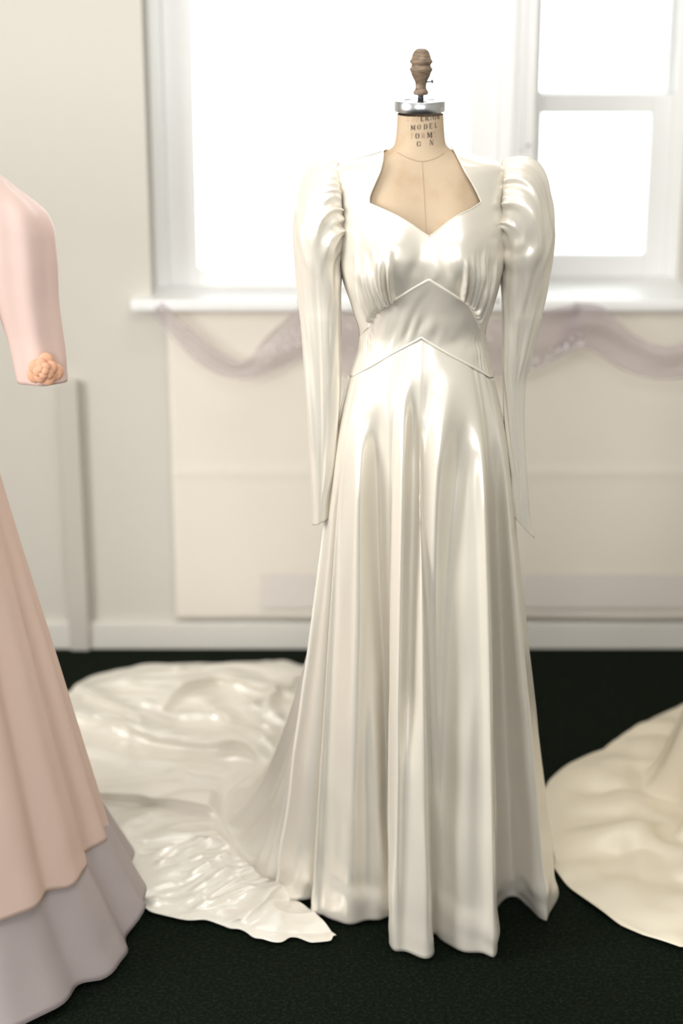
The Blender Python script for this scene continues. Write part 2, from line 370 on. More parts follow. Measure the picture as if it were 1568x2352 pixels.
# stencilled lettering on the neck: strokes in a unit box (x right, y up)
def bar(x0, y0, x1, y1, w): 
    d = np.array([x1 - x0, y1 - y0], float); d /= np.linalg.norm(d); n = np.array([-d[1], d[0]]) * w / 2
    return [(x0 + n[0], y0 + n[1]), (x1 + n[0], y1 + n[1]), (x1 - n[0], y1 - n[1]), (x0 - n[0], y0 - n[1])]
def arc(cx, cy, rx, ry, a0, a1, w, k=7):
    out = []
    for i in range(k):
        t0, t1 = (math.radians(a0 + (a1 - a0) * j / k) for j in (i, i + 1))
        out.append([(cx + (rx + w / 2) * math.cos(t0), cy + (ry + w / 4) * math.sin(t0)), (cx + (rx + w / 2) * math.cos(t1), cy + (ry + w / 4) * math.sin(t1)), (cx + (rx - w / 2) * math.cos(t1), cy + (ry - w / 4) * math.sin(t1)), (cx + (rx - w / 2) * math.cos(t0), cy + (ry - w / 4) * math.sin(t0))])
    return out
th, tk = 0.12, 0.24
GL = {'I': [bar(.5, 0, .5, 1, tk), bar(.25, .04, .75, .04, .08), bar(.25, .96, .75, .96, .08)],
      'O': arc(.5, .5, .38, .46, 110, 250, tk) + arc(.5, .5, .38, .46, -70, 70, tk),
      'D': [bar(.2, 0, .2, 1, tk), bar(.05, .04, .42, .04, .08), bar(.05, .96, .42, .96, .08)] + arc(.45, .5, .38, .46, -65, 65, tk),
      'E': [bar(.25, 0, .25, 1, tk), bar(.1, .05, .85, .05, .1), bar(.1, .95, .85, .95, .1), bar(.4, .5, .7, .5, .1), bar(.84, 0, .84, .25, .09), bar(.84, .75, .84, 1, .09)],
      'L': [bar(.25, 0, .25, 1, tk), bar(.1, .05, .85, .05, .1), bar(.84, 0, .84, .3, .09), bar(.08, .96, .45, .96, .08)],
      'M': [bar(.1, 0, .1, 1, .1), bar(.85, 0, .85, 1, .2), bar(.16, .95, .46, .15, .2), bar(.52, .15, .76, .95, .09), bar(0, .04, .22, .04, .08), bar(.7, .04, 1, .04, .08)],
      'N': [bar(.14, 0, .14, 1, .1), bar(.86, 0, .86, 1, .1), bar(.18, .97, .80, .05, .22), bar(0, .04, .28, .04, .08), bar(.72, .96, 1, .96, .08)],
      'R': [bar(.2, 0, .2, 1, tk), bar(.05, .04, .38, .04, .08), bar(.05, .96, .4, .96, .08), bar(.5, .45, .88, .02, .22)] + arc(.42, .73, .3, .23, -75, 80, .2),
      'S': arc(.5, .74, .32, .22, 40, 260, .18) + arc(.5, .26, .32, .22, -140, 80, .18),
      'U': [bar(.2, .3, .2, 1, tk), bar(.82, .3, .82, 1, .1), bar(.05, .96, .36, .96, .08), bar(.68, .96, .96, .96, .08)] + arc(.5, .3, .31, .26, 190, 350, .16),
      'P': [bar(.2, 0, .2, 1, tk), bar(.05, .04, .38, .04, .08), bar(.05, .96, .4, .96, .08)] + arc(.42, .72, .32, .24, -75, 80, .2),
      'F': [bar(.25, 0, .25, 1, tk), bar(.1, .95, .85, .95, .1), bar(.4, .5, .7, .5, .1), bar(.84, .75, .84, 1, .09), bar(.08, .04, .45, .04, .08)],
      'C': arc(.5, .5, .38, .46, 60, 300, tk, 10), 'Y': [bar(.5, 0, .5, .5, tk), bar(.15, 1, .45, .5, .2), bar(.85, 1, .55, .5, .1)]}
# (letter, left, right, top, bottom) in the neck's close-up, 5.6 units to the pixel
STR = [('E', 698, 748, 1045, 1112), ('R', 760, 812, 1040, 1106), ('I', 820, 846, 1036, 1098), ('O', 858, 902, 1032, 1092), ('R', 914, 950, 1024, 1084),
       ('M', 578, 636, 1160, 1226), ('O', 660, 706, 1152, 1220), ('D', 742, 792, 1144, 1216), ('E', 812, 854, 1138, 1206), ('L', 882, 916, 1130, 1194),
       ('O', 636, 688, 1264, 1338), ('M', 788, 852, 1252, 1328), ('O', 654, 708, 1366, 1440), ('N', 818, 868, 1348, 1420)]
FADE = [('S', 510, 560, 1050, 1112), ('U', 576, 624, 1050, 1116), ('P', 640, 684, 1050, 1114), ('F', 576, 614, 1268, 1340), ('R', 712, 768, 1258, 1334), ('S', 866, 904, 1244, 1312)]
def letters(name, items, m):
    V, F = [], []
    for ch_, l, r, t, b in items:
        for quad in GL[ch_]:
            F.append(tuple(range(len(V), len(V) + 4)))
            for x, y in quad:
                sp_ = surf(840 + (l + x * (r - l)) / 5.6, 80 + (b + y * (t - b)) / 5.6)[0]
                V.append(tuple(body(sp_[0], sp_[1], 0.0004)))
    me = bpy.data.meshes.new(name); me.from_pydata(V, [], F); me.update(); return link(name, me, m, form)
letters('lettering', STR, INK); letters('lettering', FADE, FADED_INK)['label'] = 'faded stencilled letters on the neck'

# ------------------------------------------------------------------ the ivory gown
gown = empty('wedding_gown', (0.14, CY, 0)); bpy.context.view_layer.update()
tag(gown, 'ivory satin wedding gown with puffed long sleeves and train on the dress form', 'dress')
OFF = 0.004
UNDER = {-1: [(985, 642), (950, 661), (905, 690), (872, 712), (858, 726), (848, 752)], 1: [(985, 642), (1025, 667), (1060, 690), (1077, 703), (1089, 725), (1101, 755)]}
HIPS = {-1: [(968, 775), (935, 793), (900, 812), (860, 836), (830, 852), (812, 862)], 1: [(968, 775), (1000, 795), (1040, 818), (1080, 840), (1108, 856), (1124, 866)]}
NECK = {-1: [(880, 345), (881, 362), (874, 392), (860, 425), (850, 450), (849, 467)], 1: [(1035, 336), (1050, 362), (1068, 395), (1084, 422), (1098, 450), (1104, 464)]}
HEART = {-1: [(849, 467), (872, 477), (905, 492), (940, 512), (965, 530), (985, 543)], 1: [(1104, 464), (1080, 480), (1050, 495), (1025, 512), (1003, 530), (985, 543)]}
SHOULD = {-1: 386, 1: 376}
def dom(pts, n, off=OFF):
    P = resample(catmull(pts, 120), n); return surf(P[:, 0], P[:, 1], off)
def coons(I, O, Tp, Bt):
    s = np.linspace(0, 1, len(I))[:, None, None]; t = np.linspace(0, 1, len(Tp))[None, :, None]
    return (1 - t) * I[:, None] + t * O[:, None] + (1 - s) * Tp[None] + s * Bt[None] - ((1 - s) * (1 - t) * I[0] + (1 - s) * t * O[0] + s * (1 - t) * I[-1] + s * t * O[-1])
ns_neck, ns_heart, ns_c, nt_ = 44, 34, 34, 110
rng = random.Random(5)
def bodice_half(sd):
    nk = dom(NECK[sd], ns_neck); nk[0] = (sd * math.radians(88), nk[0, 1] - 0.001)
    ht = dom(HEART[sd], ns_heart); cf = dom([(985, 543), (984, 575), (984, 610), (985, 642)], ns_c)
    I = np.vstack([nk, ht[1:], cf[1:]])
    n = len(I)
    zS = zrow(SHOULD[sd]); side = sd * math.radians(100)
    ocp = np.array([(sd * math.radians(90), zS), (sd * math.radians(86), zrow(430)), (sd * math.radians(86), zrow(500)), (sd * math.radians(96), zrow(560)), (side, zrow(640)), (side, zrow(720)), (side, zrow(795))])
    O = catmull(ocp, n)
    t = np.linspace(0, 1, nt_)
    Tp = np.stack([I[0, 0] + (O[0, 0] - I[0, 0]) * t, I[0, 1] + (zS - I[0, 1]) * t ** 1.0], 1)
    b1 = dom(UNDER[sd], nt_ - 24); b2 = np.stack([np.linspace(b1[-1, 0], side, 25)[1:], np.linspace(b1[-1, 1], O[-1, 1], 25)[1:]], 1)
    Bt = np.vstack([b1, b2])
    D = coons(I, O, Tp, Bt)
    # gathers that fan up from the under-bust seam
    s = np.linspace(0, 1, n)[:, None]; t = t[None]
    P0 = body(D[..., 0], D[..., 1], OFF)
    disp = np.zeros((n, nt_))
    px_t = t
    peaks = [0.40, 0.445, 0.485, 0.525, 0.57, 0.61, 0.655, 0.70]
    for k, tk_ in enumerate(peaks):
        a = rng.uniform(.7, 1.25); w = rng.uniform(.011, .016); ln = rng.uniform(.30, .46)
        tc_ = tk_ + (1 - s) * (tk_ - 0.55) * 0.7 + 0.01 * np.sin(7 * s + k)
        wd = w * (1 + 2.2 * (1 - s))
        env = smooth01((s - (1 - ln)) / (ln * 0.75)) * (0.45 + 0.55 * smooth01((1 - s) / 0.03 + .35))
        disp += 0.018 * a * env * np.exp(-((px_t - tc_) / wd) ** 2)
    env = smooth01((s - .62) / .25); disp -= 0.004 * env * np.exp(-((t - .55) / .17) ** 2)
    # soft pulls across the chest and near the centre
    q = hash_noise(21 + sd); disp += 0.0016 * q(t * 9 + s * 6, s * 5) * smooth01((s - .45) / .3)
    disp += 0.0022 * np.sin((t * 20 + (1 - s) * 16)) * np.exp(-((t - .18) / .12) ** 2 - ((s - .86) / .1) ** 2)
    disp *= smooth01(t / .10)
    # armhole puckers
    disp += 0.0012 * np.sin(s * 170) * np.exp(-((1 - t) / 0.05) ** 2) * smooth01((.62 - s) / .1)
    Nrm = np.cross(np.gradient(P0, axis=0), np.gradient(P0, axis=1)); Nrm /= np.linalg.norm(Nrm, axis=-1)[..., None] + 1e-9
    ctr = np.stack([FC(D[..., 1]), np.full_like(D[..., 0], CY), D[..., 1]], -1)
    flip = np.sign(np.sum(Nrm * (P0 - ctr), -1)); Nrm *= flip[..., None]
    return D, P0 + Nrm * disp[..., None], n
def curve3(pts, n, off): d = dom(pts, n, OFF); return body(d[:, 0], d[:, 1], off)
HALF = []
for sd in (-1, 1):
    D, P, n = bodice_half(sd); HALF.append(P)
    tube('neckline_binding', np.vstack([curve3(NECK[sd], 60, OFF + .0012), curve3(HEART[sd], 60, OFF + .0012)[1:]]), 0.0012, SATIN, gown, 8)
    tube('under_bust_piping', curve3(UNDER[sd], 70, OFF + .001), 0.0018, PIPING, gown, 8)
    tube('hip_piping', curve3(HIPS[sd], 70, OFF + .001), 0.0018, PIPING, gown, 8)
bm = bmesh.new()
for P, fl in zip(HALF, (False, True)):
    vv = [[bm.verts.new(c) for c in row] for row in P.tolist()]
    for i in range(len(vv) - 1):
        for j in range(len(vv[0]) - 1):
            f_ = [vv[i][j], vv[i][j + 1], vv[i + 1][j + 1], vv[i + 1][j]]; bm.faces.new(f_[::-1] if fl else f_)
bmesh.ops.remove_doubles(bm, verts=bm.verts, dist=0.0003)
bmesh.ops.recalc_face_normals(bm, faces=bm.faces)
me = bpy.data.meshes.new('bodice'); bm.to_mesh(me); bm.free(); o = link('bodice', me, SATIN, gown)
s_ = o.modifiers.new('thick', 'SOLIDIFY'); s_.thickness = .0015; s_.offset = 0
# back of the bodice
zb_ = np.linspace(0, 1, 60); ph_ = np.linspace(math.radians(88), math.radians(272), 60)
PB, TB = np.meshgrid(ph_, zb_)
dz_ = np.abs((PB - math.pi) / math.radians(92))
zt_ = zrow(340) - 0.012 * (1 - dz_ ** 2); zt_ = np.where(dz_ > .999, zrow(344), zt_)
grid('bodice_back', body(PB, zt_ + (zrow(800) - zt_) * TB, OFF), SATIN, gown, thick=0.0015)
# midriff between the two pointed seams
pm = np.linspace(-math.radians(100), math.radians(100), 150)
def seam_z(tabs, side_py):
    A = dom(tabs[-1], 60)[::-1]; B = dom(tabs[1], 60)[1:]
    Q = np.vstack([[-math.radians(100), zrow(side_py)], A, B, [math.radians(100), zrow(side_py)]])
    return lambda p: np.interp(p, Q[:, 0], Q[:, 1])
ZU = seam_z(UNDER, 795); ZH_ = seam_z(HIPS, 872)
T = np.linspace(0, 1, 60)[:, None]; PM = pm[None].repeat(60, 0)
ZM = ZU(PM) + (ZH_(PM) - ZU(PM)) * T
q = hash_noise(8)
wr = 0.0013 * q(PM * 6 + T * 3, T * 3) + 0.0025 * np.exp(-((np.abs(PM) - 1.0) / .12) ** 2) * np.sin(np.abs(PM) * 60) * np.sin(math.pi * T) + 0.002 * np.exp(-((PM + .05) / .22) ** 2 - ((T - .75) / .2) ** 2) * np.sin(PM * 34 + T * 8)
grid('midriff', body(PM, ZM, OFF - .0006 + wr), SATIN, gown, thick=0.0015)

# skirt: columns fall from a hip ring to a hand-laid hem on the floor
HEM = [  # hem seen in the photo (pixel) and the pixel column where its fold leaves the hip
    ((633, 2040), 768), ((668, 2062), 775), ((712, 2068), 782), ((738, 2066), 788), ((728, 2078), 792), ((715, 2095), 797), ((735, 2102), 806), ((775, 2106), 820), ((830, 2107), 842), ((872, 2105), 868),
    ((898, 2098), 888), ((915, 2094), 898), ((906, 2112), 905), ((893, 2148), 910), ((900, 2168), 917), ((935, 2178), 930), ((975, 2182), 947), ((992, 2172), 958), ((988, 2148), 970), ((998, 2140), 985),
    ((1022, 2160), 1005), ((1060, 2176), 1040), ((1105, 2182), 1075), ((1134, 2180), 1100), ((1141, 2158), 1113), ((1136, 2118), 1122), ((1146, 2094), 1128), ((1178, 2083), 1134), ((1208, 2090), 1140), ((1234, 2107), 1146),
    ((1256, 2108), 1151), ((1262, 2090), 1153)]
HZ0 = zrow(1000); HEMZ = 0.012
hem = [list(on_floor(x, y, HEMZ)) for (x, y), _ in HEM]
phi_top = [float(surf(tx, 985, OFF)[0, 0]) for _, tx in HEM]
phi_top[0] = -math.radians(88); phi_top[-1] = math.radians(86)
for k, (X_, Y_) in enumerate([(0.435, 3.20), (0.425, 3.27), (0.445, 3.33), (0.42, 3.42), (0.36, 3.50)]): hem.append([X_, Y_]); phi_top.append(math.radians(96 + 12 * k))
hem = np.array(hem); phi_top = np.array(phi_top)
NU = 560; FD = 1.35
kk = np.linspace(0, len(hem) - 1, NU)
hemc = catmull(hem, NU); phic = pchip(np.arange(len(hem)), phi_top)(kk)
def blur(A, k):
    w = np.hanning(2 * k + 1); w /= w.sum(); B = np.pad(A, ((k, k), (0, 0)), mode='reflect', reflect_type='odd')
    return np.stack([np.convolve(B[:, j], w, 'valid') for j in range(A.shape[1])], 1)
hem_s = blur(hemc, 80); fold = hemc - hem_s
zseam = np.where(np.abs(phic) < math.radians(100), ZH_(np.clip(phic, -1.745, 1.745)), zrow(872))
nv = 170
v = np.linspace(0, 1, nv)
Pk = np.zeros((nv, NU, 3))
ztop_f = zrow(880)
q1, q2 = hash_noise(31), hash_noise(32)
for i in range(NU):
    z = zseam[i] + (HEMZ - zseam[i]) * v
    up = body(np.full(nv, phic[i]), np.maximum(z, HZ0), OFF)
    t = np.clip((HZ0 - z) / (HZ0 - HEMZ), 0, 1)
    top = body(np.array([phic[i]]), np.array([HZ0]), OFF)[0]
    g = t ** 1.06
    base = up[:, :2] + (hem_s[i] - top[:2]) * g[:, None]
    tf = np.clip((ztop_f - z) / (ztop_f - HEMZ), 0, 1)
    amp = tf ** 0.85
    Pk[:, i, :2] = base + fold[i] * np.array([1.0, FD]) * amp[:, None] * (1 + (1 - tf[:, None]) * 0.5); Pk[:, i, 2] = z
def vblur(A, k):
    w = np.hanning(2 * k + 3)[1:-1]; w /= w.sum(); B = np.concatenate([2 * A[:1] - A[k:0:-1], A, 2 * A[-1:] - A[-2:-k - 2:-1]])
    out = np.zeros_like(A)
    for j in range(2 * k + 1): out += w[j] * B[j:j + len(A)]
    return out
Pk[..., :2] = vblur(Pk[..., :2], 26)
def to_px(P):
    y = P[..., 1] * CT - (P[..., 2] - CAM_H) * ST; u = P[..., 1] * ST + (P[..., 2] - CAM_H) * CT
    return W / 2 + FPX * P[..., 0] / y, H / 2 - FPX * u / y
PLEATS = [  # soft folds of the front breadths: path, depth, half width
    ([(826, 930), (824, 1000), (819, 1200), (818, 1450), (812, 1700), (805, 2000)], .020, 20), ([(866, 880), (868, 1000), (872, 1300), (881, 1550), (888, 1780), (892, 1980)], -.024, (28, 8)),
    ([(926, 860), (924, 1000), (920, 1250), (914, 1600), (905, 2100)], .013, 13), ([(951, 850), (951, 1000), (949, 1200), (945, 1400), (938, 1700)], -.024, 13),
    ([(1048, 845), (1014, 960), (992, 1200), (981, 1500), (984, 2100)], .022, 24), ([(1068, 900), (1050, 1100), (1036, 1300), (1025, 1600), (1015, 1900)], -.018, 26),
    ([(1107, 950), (1110, 1100), (1118, 1300), (1127, 1600), (1134, 2100)], .018, 14), ([(1137, 1000), (1146, 1250), (1160, 1600), (1180, 2050)], -.020, 16),
    ([(1075, 1500), (1070, 1750), (1062, 2100)], .008, 22), ([(846, 1500), (858, 1750), (870, 2050)], .007, 16), ([(790, 1000), (775, 1300), (757, 1700), (742, 2050)], -.012, 13),
    ([(1000, 830), (985, 900), (972, 1000)], -.006, 18), ([(880, 850), (890, 930), (893, 1050)], .005, 16)]
qx, qy = to_px(Pk)
for path, dep, wd_ in PLEATS:
    pth = catmull(path, 60); xr = np.interp(qy, pth[:, 1], pth[:, 0])
    ext = 90 if path[-1][1] < 1990 else 400
    env = smooth01((qy - pth[0, 1] - 5) / 210) * smooth01((pth[-1, 1] + ext - qy) / (ext + 120))
    sp_ = 1 + .25 * (qy - 1000) / 1000
    if isinstance(wd_, tuple): wd_ = np.interp(qy, [pth[0, 1], pth[-1, 1]], wd_); sp_ = 1
    Pk[..., 1] -= 1.25 * dep * env * np.exp(-((qx - xr) / (wd_ * sp_)) ** 2) * (phic[None] < 1.75) * (phic[None] > -1.7)
# small creases, stronger near the hem
Nrm = np.cross(np.gradient(Pk, axis=0), np.gradient(Pk, axis=1)); Nrm /= np.linalg.norm(Nrm, axis=-1)[..., None] + 1e-9
Nrm *= np.sign(-Nrm[..., 1:2] + 1e-9)
su = np.r_[0, np.cumsum(np.linalg.norm(np.diff(hemc, axis=0), axis=1))][None]; vz = Pk[..., 2]
low = smooth01((0.75 - vz) / 0.6)
cre = 0.0022 * q1(su * 14 + vz * 5, vz * 9) * low + 0.0085 * q2(su * 9, vz * 22 + su * 6) * smooth01((0.16 - vz) / 0.14) + 0.0012 * q2(su * 20 + 9, vz * 3)
Pk += Nrm * cre[..., None]
grid('skirt', Pk, SATIN, gown, thick=0.0015, flip=True)
tube('side_seam_piping', resample(Pk[::2, 0], 90), 0.0030, PIPING, gown, 6)

# train: falls from the back of the hip, lands and spreads over the carpet
rings = [  # u, hip angle (deg), landing pixel, outer edge pixel
    (0.00, -88, (633, 2040), (775, 2158)), (0.06, -92, (612, 2030), (700, 2164)), (0.12, -97, (590, 2010), (600, 2162)), (0.20, -104, (560, 1975), (480, 2122)), (0.28, -110, (530, 1930), (310, 2084)),
    (0.36, -117, (510, 1885), (245, 1975)), (0.44, -124, (520, 1840), (190, 1880)), (0.52, -132, (560, 1800), (100, 1780)), (0.60, -142, (610, 1770), (110, 1660)), (0.68, -152, (650, 1750), (200, 1560)),
    (0.78, -165, (700, 1720), (410, 1531)), (0.88, -180, (760, 1700), (590, 1526)), (1.00, -200, (840, 1700), (760, 1540))]
ru = [r[0] for r in rings]
NUT, NV1, NV2 = 560, 110, 320
uu = np.linspace(0, 1, NUT)
pa = np.radians(pchip(ru, [r[1] for r in rings])(uu))
Lp = np.array([on_floor(*r[2]) for r in rings]); Bp = np.array([on_floor(*r[3]) for r in rings])
LX, LY, BX, BY = (pchip(ru, c)(uu) for c in (Lp[:, 0], Lp[:, 1], Bp[:, 0], Bp[:, 1]))
FOLDS = [  # ridges on the spread train: pixel polyline, height, near width, far width
    ([(160, 1838), (245, 1846), (330, 1850), (420, 1868), (520, 1884), (570, 1872), (620, 1835)], .032, .009, .085),
    ([(150, 1580), (200, 1606), (230, 1630), (280, 1652), (320, 1686)], .028, .008, .05), ([(150, 1660), (215, 1672), (300, 1698), (400, 1722), (480, 1733), (550, 1722), (600, 1745), (640, 1760)], .034, .008, .07),
    ([(150, 1730), (240, 1742), (330, 1776), (430, 1788), (520, 1790)], .014, .02, .05), ([(372, 1640), (420, 1600), (500, 1576), (540, 1588), (600, 1602), (655, 1598), (668, 1570)], .034, .010, .06),
    ([(470, 1622), (520, 1668), (580, 1702), (640, 1735)], .024, .012, .04), ([(540, 1600), (590, 1660), (640, 1700)], .016, .012, .03), ([(640, 1660), (612, 1630), (630, 1605), (660, 1610)], .022, .014, .02),
    ([(235, 1822), (330, 1820), (400, 1800), (440, 1815), (500, 1808)], .010, .012, .025), ([(340, 1945), (450, 1938), (560, 1955), (640, 1915)], .016, .02, .05), ([(345, 1888), (292, 1918), (276, 1970), (300, 2030), (340, 2075)], .016, .025, .025),
    ([(330, 1990), (420, 1975), (480, 1968)], .008, .01, .02), ([(360, 2040), (440, 2010), (560, 1990)], .009, .012, .025), ([(420, 2085), (500, 2040), (600, 2000)], .010, .014, .025), ([(560, 2130), (620, 2080), (660, 2055)], .018, .012, .03),
    ([(400, 1570), (415, 1550), (440, 1535)], .012, .01, .02), ([(300, 1565), (420, 1560), (520, 1548), (620, 1550)], .008, .012, .03), ([(220, 1590), (330, 1585), (430, 1598)], .010, .012, .03)]
FOLDS.append(([(650, 2052), (690, 2072), (735, 2110), (770, 2138)], .022, .006, .03))
rw = random.Random(17)
for _ in range(22):
    x = rw.uniform(330, 620); y = 2000 + (x - 330) * .1 + rw.uniform(-50, 85); L_ = rw.uniform(40, 110); sl = rw.uniform(-.5, -.15)
    FOLDS.append(([(x, y), (x + L_ * .5, y + sl * L_ * .5 + rw.uniform(-5, 5)), (x + L_, y + sl * L_)], rw.uniform(.005, .011), rw.uniform(.003, .006), rw.uniform(.010, .02)))
for _ in range(20):
    x = rw.uniform(200, 620); y = rw.uniform(1555, 1810); L_ = rw.uniform(50, 130); sl = rw.uniform(-.12, .3)
    FOLDS.append(([(x, y), (x + L_ * .5, y + sl * L_ * .5 + rw.uniform(-7, 7)), (x + L_, y + sl * L_)], rw.uniform(.006, .012), rw.uniform(.003, .008), rw.uniform(.015, .03)))
def seg_dist(X, Y, poly):
    """signed distance (positive on the far side) to a polyline on the floor, and taper along it"""
    best = np.full(X.shape, 9.0); sgn = np.zeros(X.shape); tap = np.zeros(X.shape); n = len(poly) - 1
    for i in range(n):
        (x0, y0), (x1, y1) = poly[i], poly[i + 1]; dx, dy = x1 - x0, y1 - y0; L2 = dx * dx + dy * dy + 1e-12
        f = np.clip(((X - x0) * dx + (Y - y0) * dy) / L2, 0, 1)
        ex, ey = X - x0 - f * dx, Y - y0 - f * dy; d = np.hypot(ex, ey); m = d < best
        best = np.where(m, d, best); sgn = np.where(m, np.where(ey >= 0, 1.0, -1.0), sgn); tap = np.where(m, (i + f) / n, tap)
    return best * sgn, np.sin(np.clip(tap * 0.9 + 0.05, 0, 1) * math.pi) ** 0.5
n1, n2, n3, n4 = (hash_noise(k) for k in (41, 42, 43, 44))
def train_h(X, Y):
    wxn = 0.02 * n1(X * 6, Y * 6); wyn = 0.02 * n2(X * 6, Y * 6)
    near = smooth01((3.62 - Y) / 0.35)
    h = 0.012 * np.abs(n3((X + wxn) * 3 + (Y + wyn) * 2, (Y + wyn) * 8 - X * 2)) + 0.006 * near * (1 - np.abs(n4((X + wxn * 2) * 9 + Y * 6, (Y + wyn * 2) * 22 - X * 7))) ** 2 + 0.0022 * (.4 + near) * n1(X * 22 + Y * 9, Y * 34 - X * 12)
    push = np.zeros(X.shape)
    for poly, a, wn, wf in FOLDS:
        pl = catmull([on_floor(*p) for p in poly], 24 if len(poly) > 3 else 9)
        d, tp = seg_dist(X + wxn * .5, Y + wyn * .5, pl)
        h = h + a * tp * np.where(d > 0, np.exp(-(d / wf) ** 2), np.exp(-(d / wn) ** 2))
        if a > .015: push = push + 1.0 * a * tp * np.where(d > 0, np.exp(-(d / .03) ** 2), np.exp(-(d / .008) ** 2))
    return h, push
PT = np.zeros((NV1 + NV2, NUT, 3))
tv = np.linspace(0, 1, NV1)[:, None]
ztop = HZ0 + 0.10
Top = body(pa, np.full(NUT, ztop), OFF - .001)
Lxy = np.stack([LX, LY], -1); Bxy = np.stack([BX, BY], -1)
dirv = Bxy - Lxy; ln = np.linalg.norm(dirv, axis=1)[:, None]; dirv /= ln
out = (Lxy - Top[:, :2])
sharp = smooth01(uu / 0.2)[:, None]       # 0 at the straight side seam, 1 on the sweeping back
P0 = Top; P3 = np.concatenate([Lxy, np.full((NUT, 1), 0.012)], 1)
P1 = np.concatenate([Top[:, :2] + out * (0.30 - 0.17 * sharp), np.full((NUT, 1), ztop * 0.52)], 1)
P1[:, 2] = ztop * (0.66 - 0.16 * sharp[:, 0])
P2 = np.concatenate([Lxy - out * (0.33 + 0.05 * sharp), np.full((NUT, 1), 0.0)], 1); P2[:, 2] = ztop * (0.33 - 0.30 * sharp[:, 0])
B0, B1, B2, B3 = (1 - tv) ** 3, 3 * tv * (1 - tv) ** 2, 3 * tv ** 2 * (1 - tv), tv ** 3
fall = B0[..., None] * P0 + B1[..., None] * P1 + B2[..., None] * P2 + B3[..., None] * P3
pl_ = 0.020 * (np.sin(uu * 58) + .6 * np.sin(uu * 93 + 1)) * smooth01(uu / .1)
fx = np.stack([-dirv[:, 1], dirv[:, 0]], 1)
fall[..., :2] += (np.stack([np.cos(pa * 0 + 2.6), np.sin(pa * 0 + 2.6)], 1) * pl_[:, None])[None] * (tv * (1 - tv ** 3) * 1.1)[..., None]
PT[:NV1] = fall
sv = (np.linspace(0, 1, NV2 + 1)[1:])[:, None]
FXY = Lxy[None] + (Bxy - Lxy)[None] * sv[..., None]
edge_n = 0.018 * n2(uu * 40, uu * 0)[None] * sv ** 6
FXY = FXY + dirv[None] * edge_n[..., None]
rel = FXY - np.array([-0.84, 3.10]); rr_ = np.linalg.norm(rel, axis=-1, keepdims=True); FXY = np.where(rr_ < 0.40, np.array([-0.84, 3.10]) + rel / rr_ * 0.40, FXY)
hh, push = train_h(FXY[..., 0], FXY[..., 1]); push = push * smooth01(sv / .12) * (1 - smooth01((sv - .9) / .1)); hh = hh * (smooth01(sv / .12) * (1 - 0.75 * smooth01((sv - .9) / .1)))
PT[NV1:, :, :2] = FXY; PT[NV1:, :, 1] -= push; rr_ = np.linalg.norm(PT[NV1:, :, :2] - np.array([-0.84, 3.10]), axis=-1); lim = smooth01((rr_ - .47) / .06); PT[NV1:, :, 2] = 0.008 + hh * lim + np.minimum(hh, .012) * (1 - lim)
PT[:NV1, :, 2] = np.maximum(PT[:NV1, :, 2], 0.006)
grid('train', PT, SATIN_TRAIN, gown, thick=0.0015, flip=False)

# sleeves: rings turning from the armhole to the wrist
def sleeve(sd, ax, ab, arm, rings):
    """arm = outer outline of the puff; rings = (left px, right px, row, depth half)"""
    R = []
    Yc = CY + 0.005
    na = 260
    a = np.linspace(0, 2 * math.pi, na, endpoint=False)           # a = 0 top/outside, pi = bottom/inside
    ca, sa = np.cos(a), np.sin(a)
    n0 = 130
    O = catmull(arm, 200); O = resample(O, n0 + 1)[:-1]
    tI = np.linspace(0, 1, n0 + 1)[:-1]; In = np.stack([ax + ((rings[0][0] if sd > 0 else rings[0][1]) - ax) * tI, ab + (rings[0][2] - ab) * tI ** 1.7], 1)
    for k in range(n0):
        t = k / n0
        xo, zo = on_depth(O[k, 0], O[k, 1], Yc); xi, zi = on_depth(In[k, 0], In[k, 1], Yc)
        dp = 0.052 + (rings[0][3] - 0.052) * t + 0.022 * math.sin(math.pi * t ** 0.62) ** 1.3
        R.append(np.stack([(xo + xi) / 2 + (xo - xi) / 2 * ca, Yc + dp * sa, (zo + zi) / 2 + (zo - zi) / 2 * ca], -1))
    L = np.array(rings, float); pyv = np.linspace(L[0, 2], L[-1, 2], 120)
    fl, fr, fd = pchip(L[:, 2], L[:, 0]), pchip(L[:, 2], L[:, 1]), pchip(L[:, 2], L[:, 3])
    for py in pyv:
        x0, z0 = on_depth(fl(py), py, Yc); x1, _ = on_depth(fr(py), py, Yc)
        R.append(np.stack([(x0 + x1) / 2 + (x1 - x0) / 2 * ca * sd, Yc + float(fd(py)) * sa, np.full(na, z0)], -1))
    return np.array(R), a
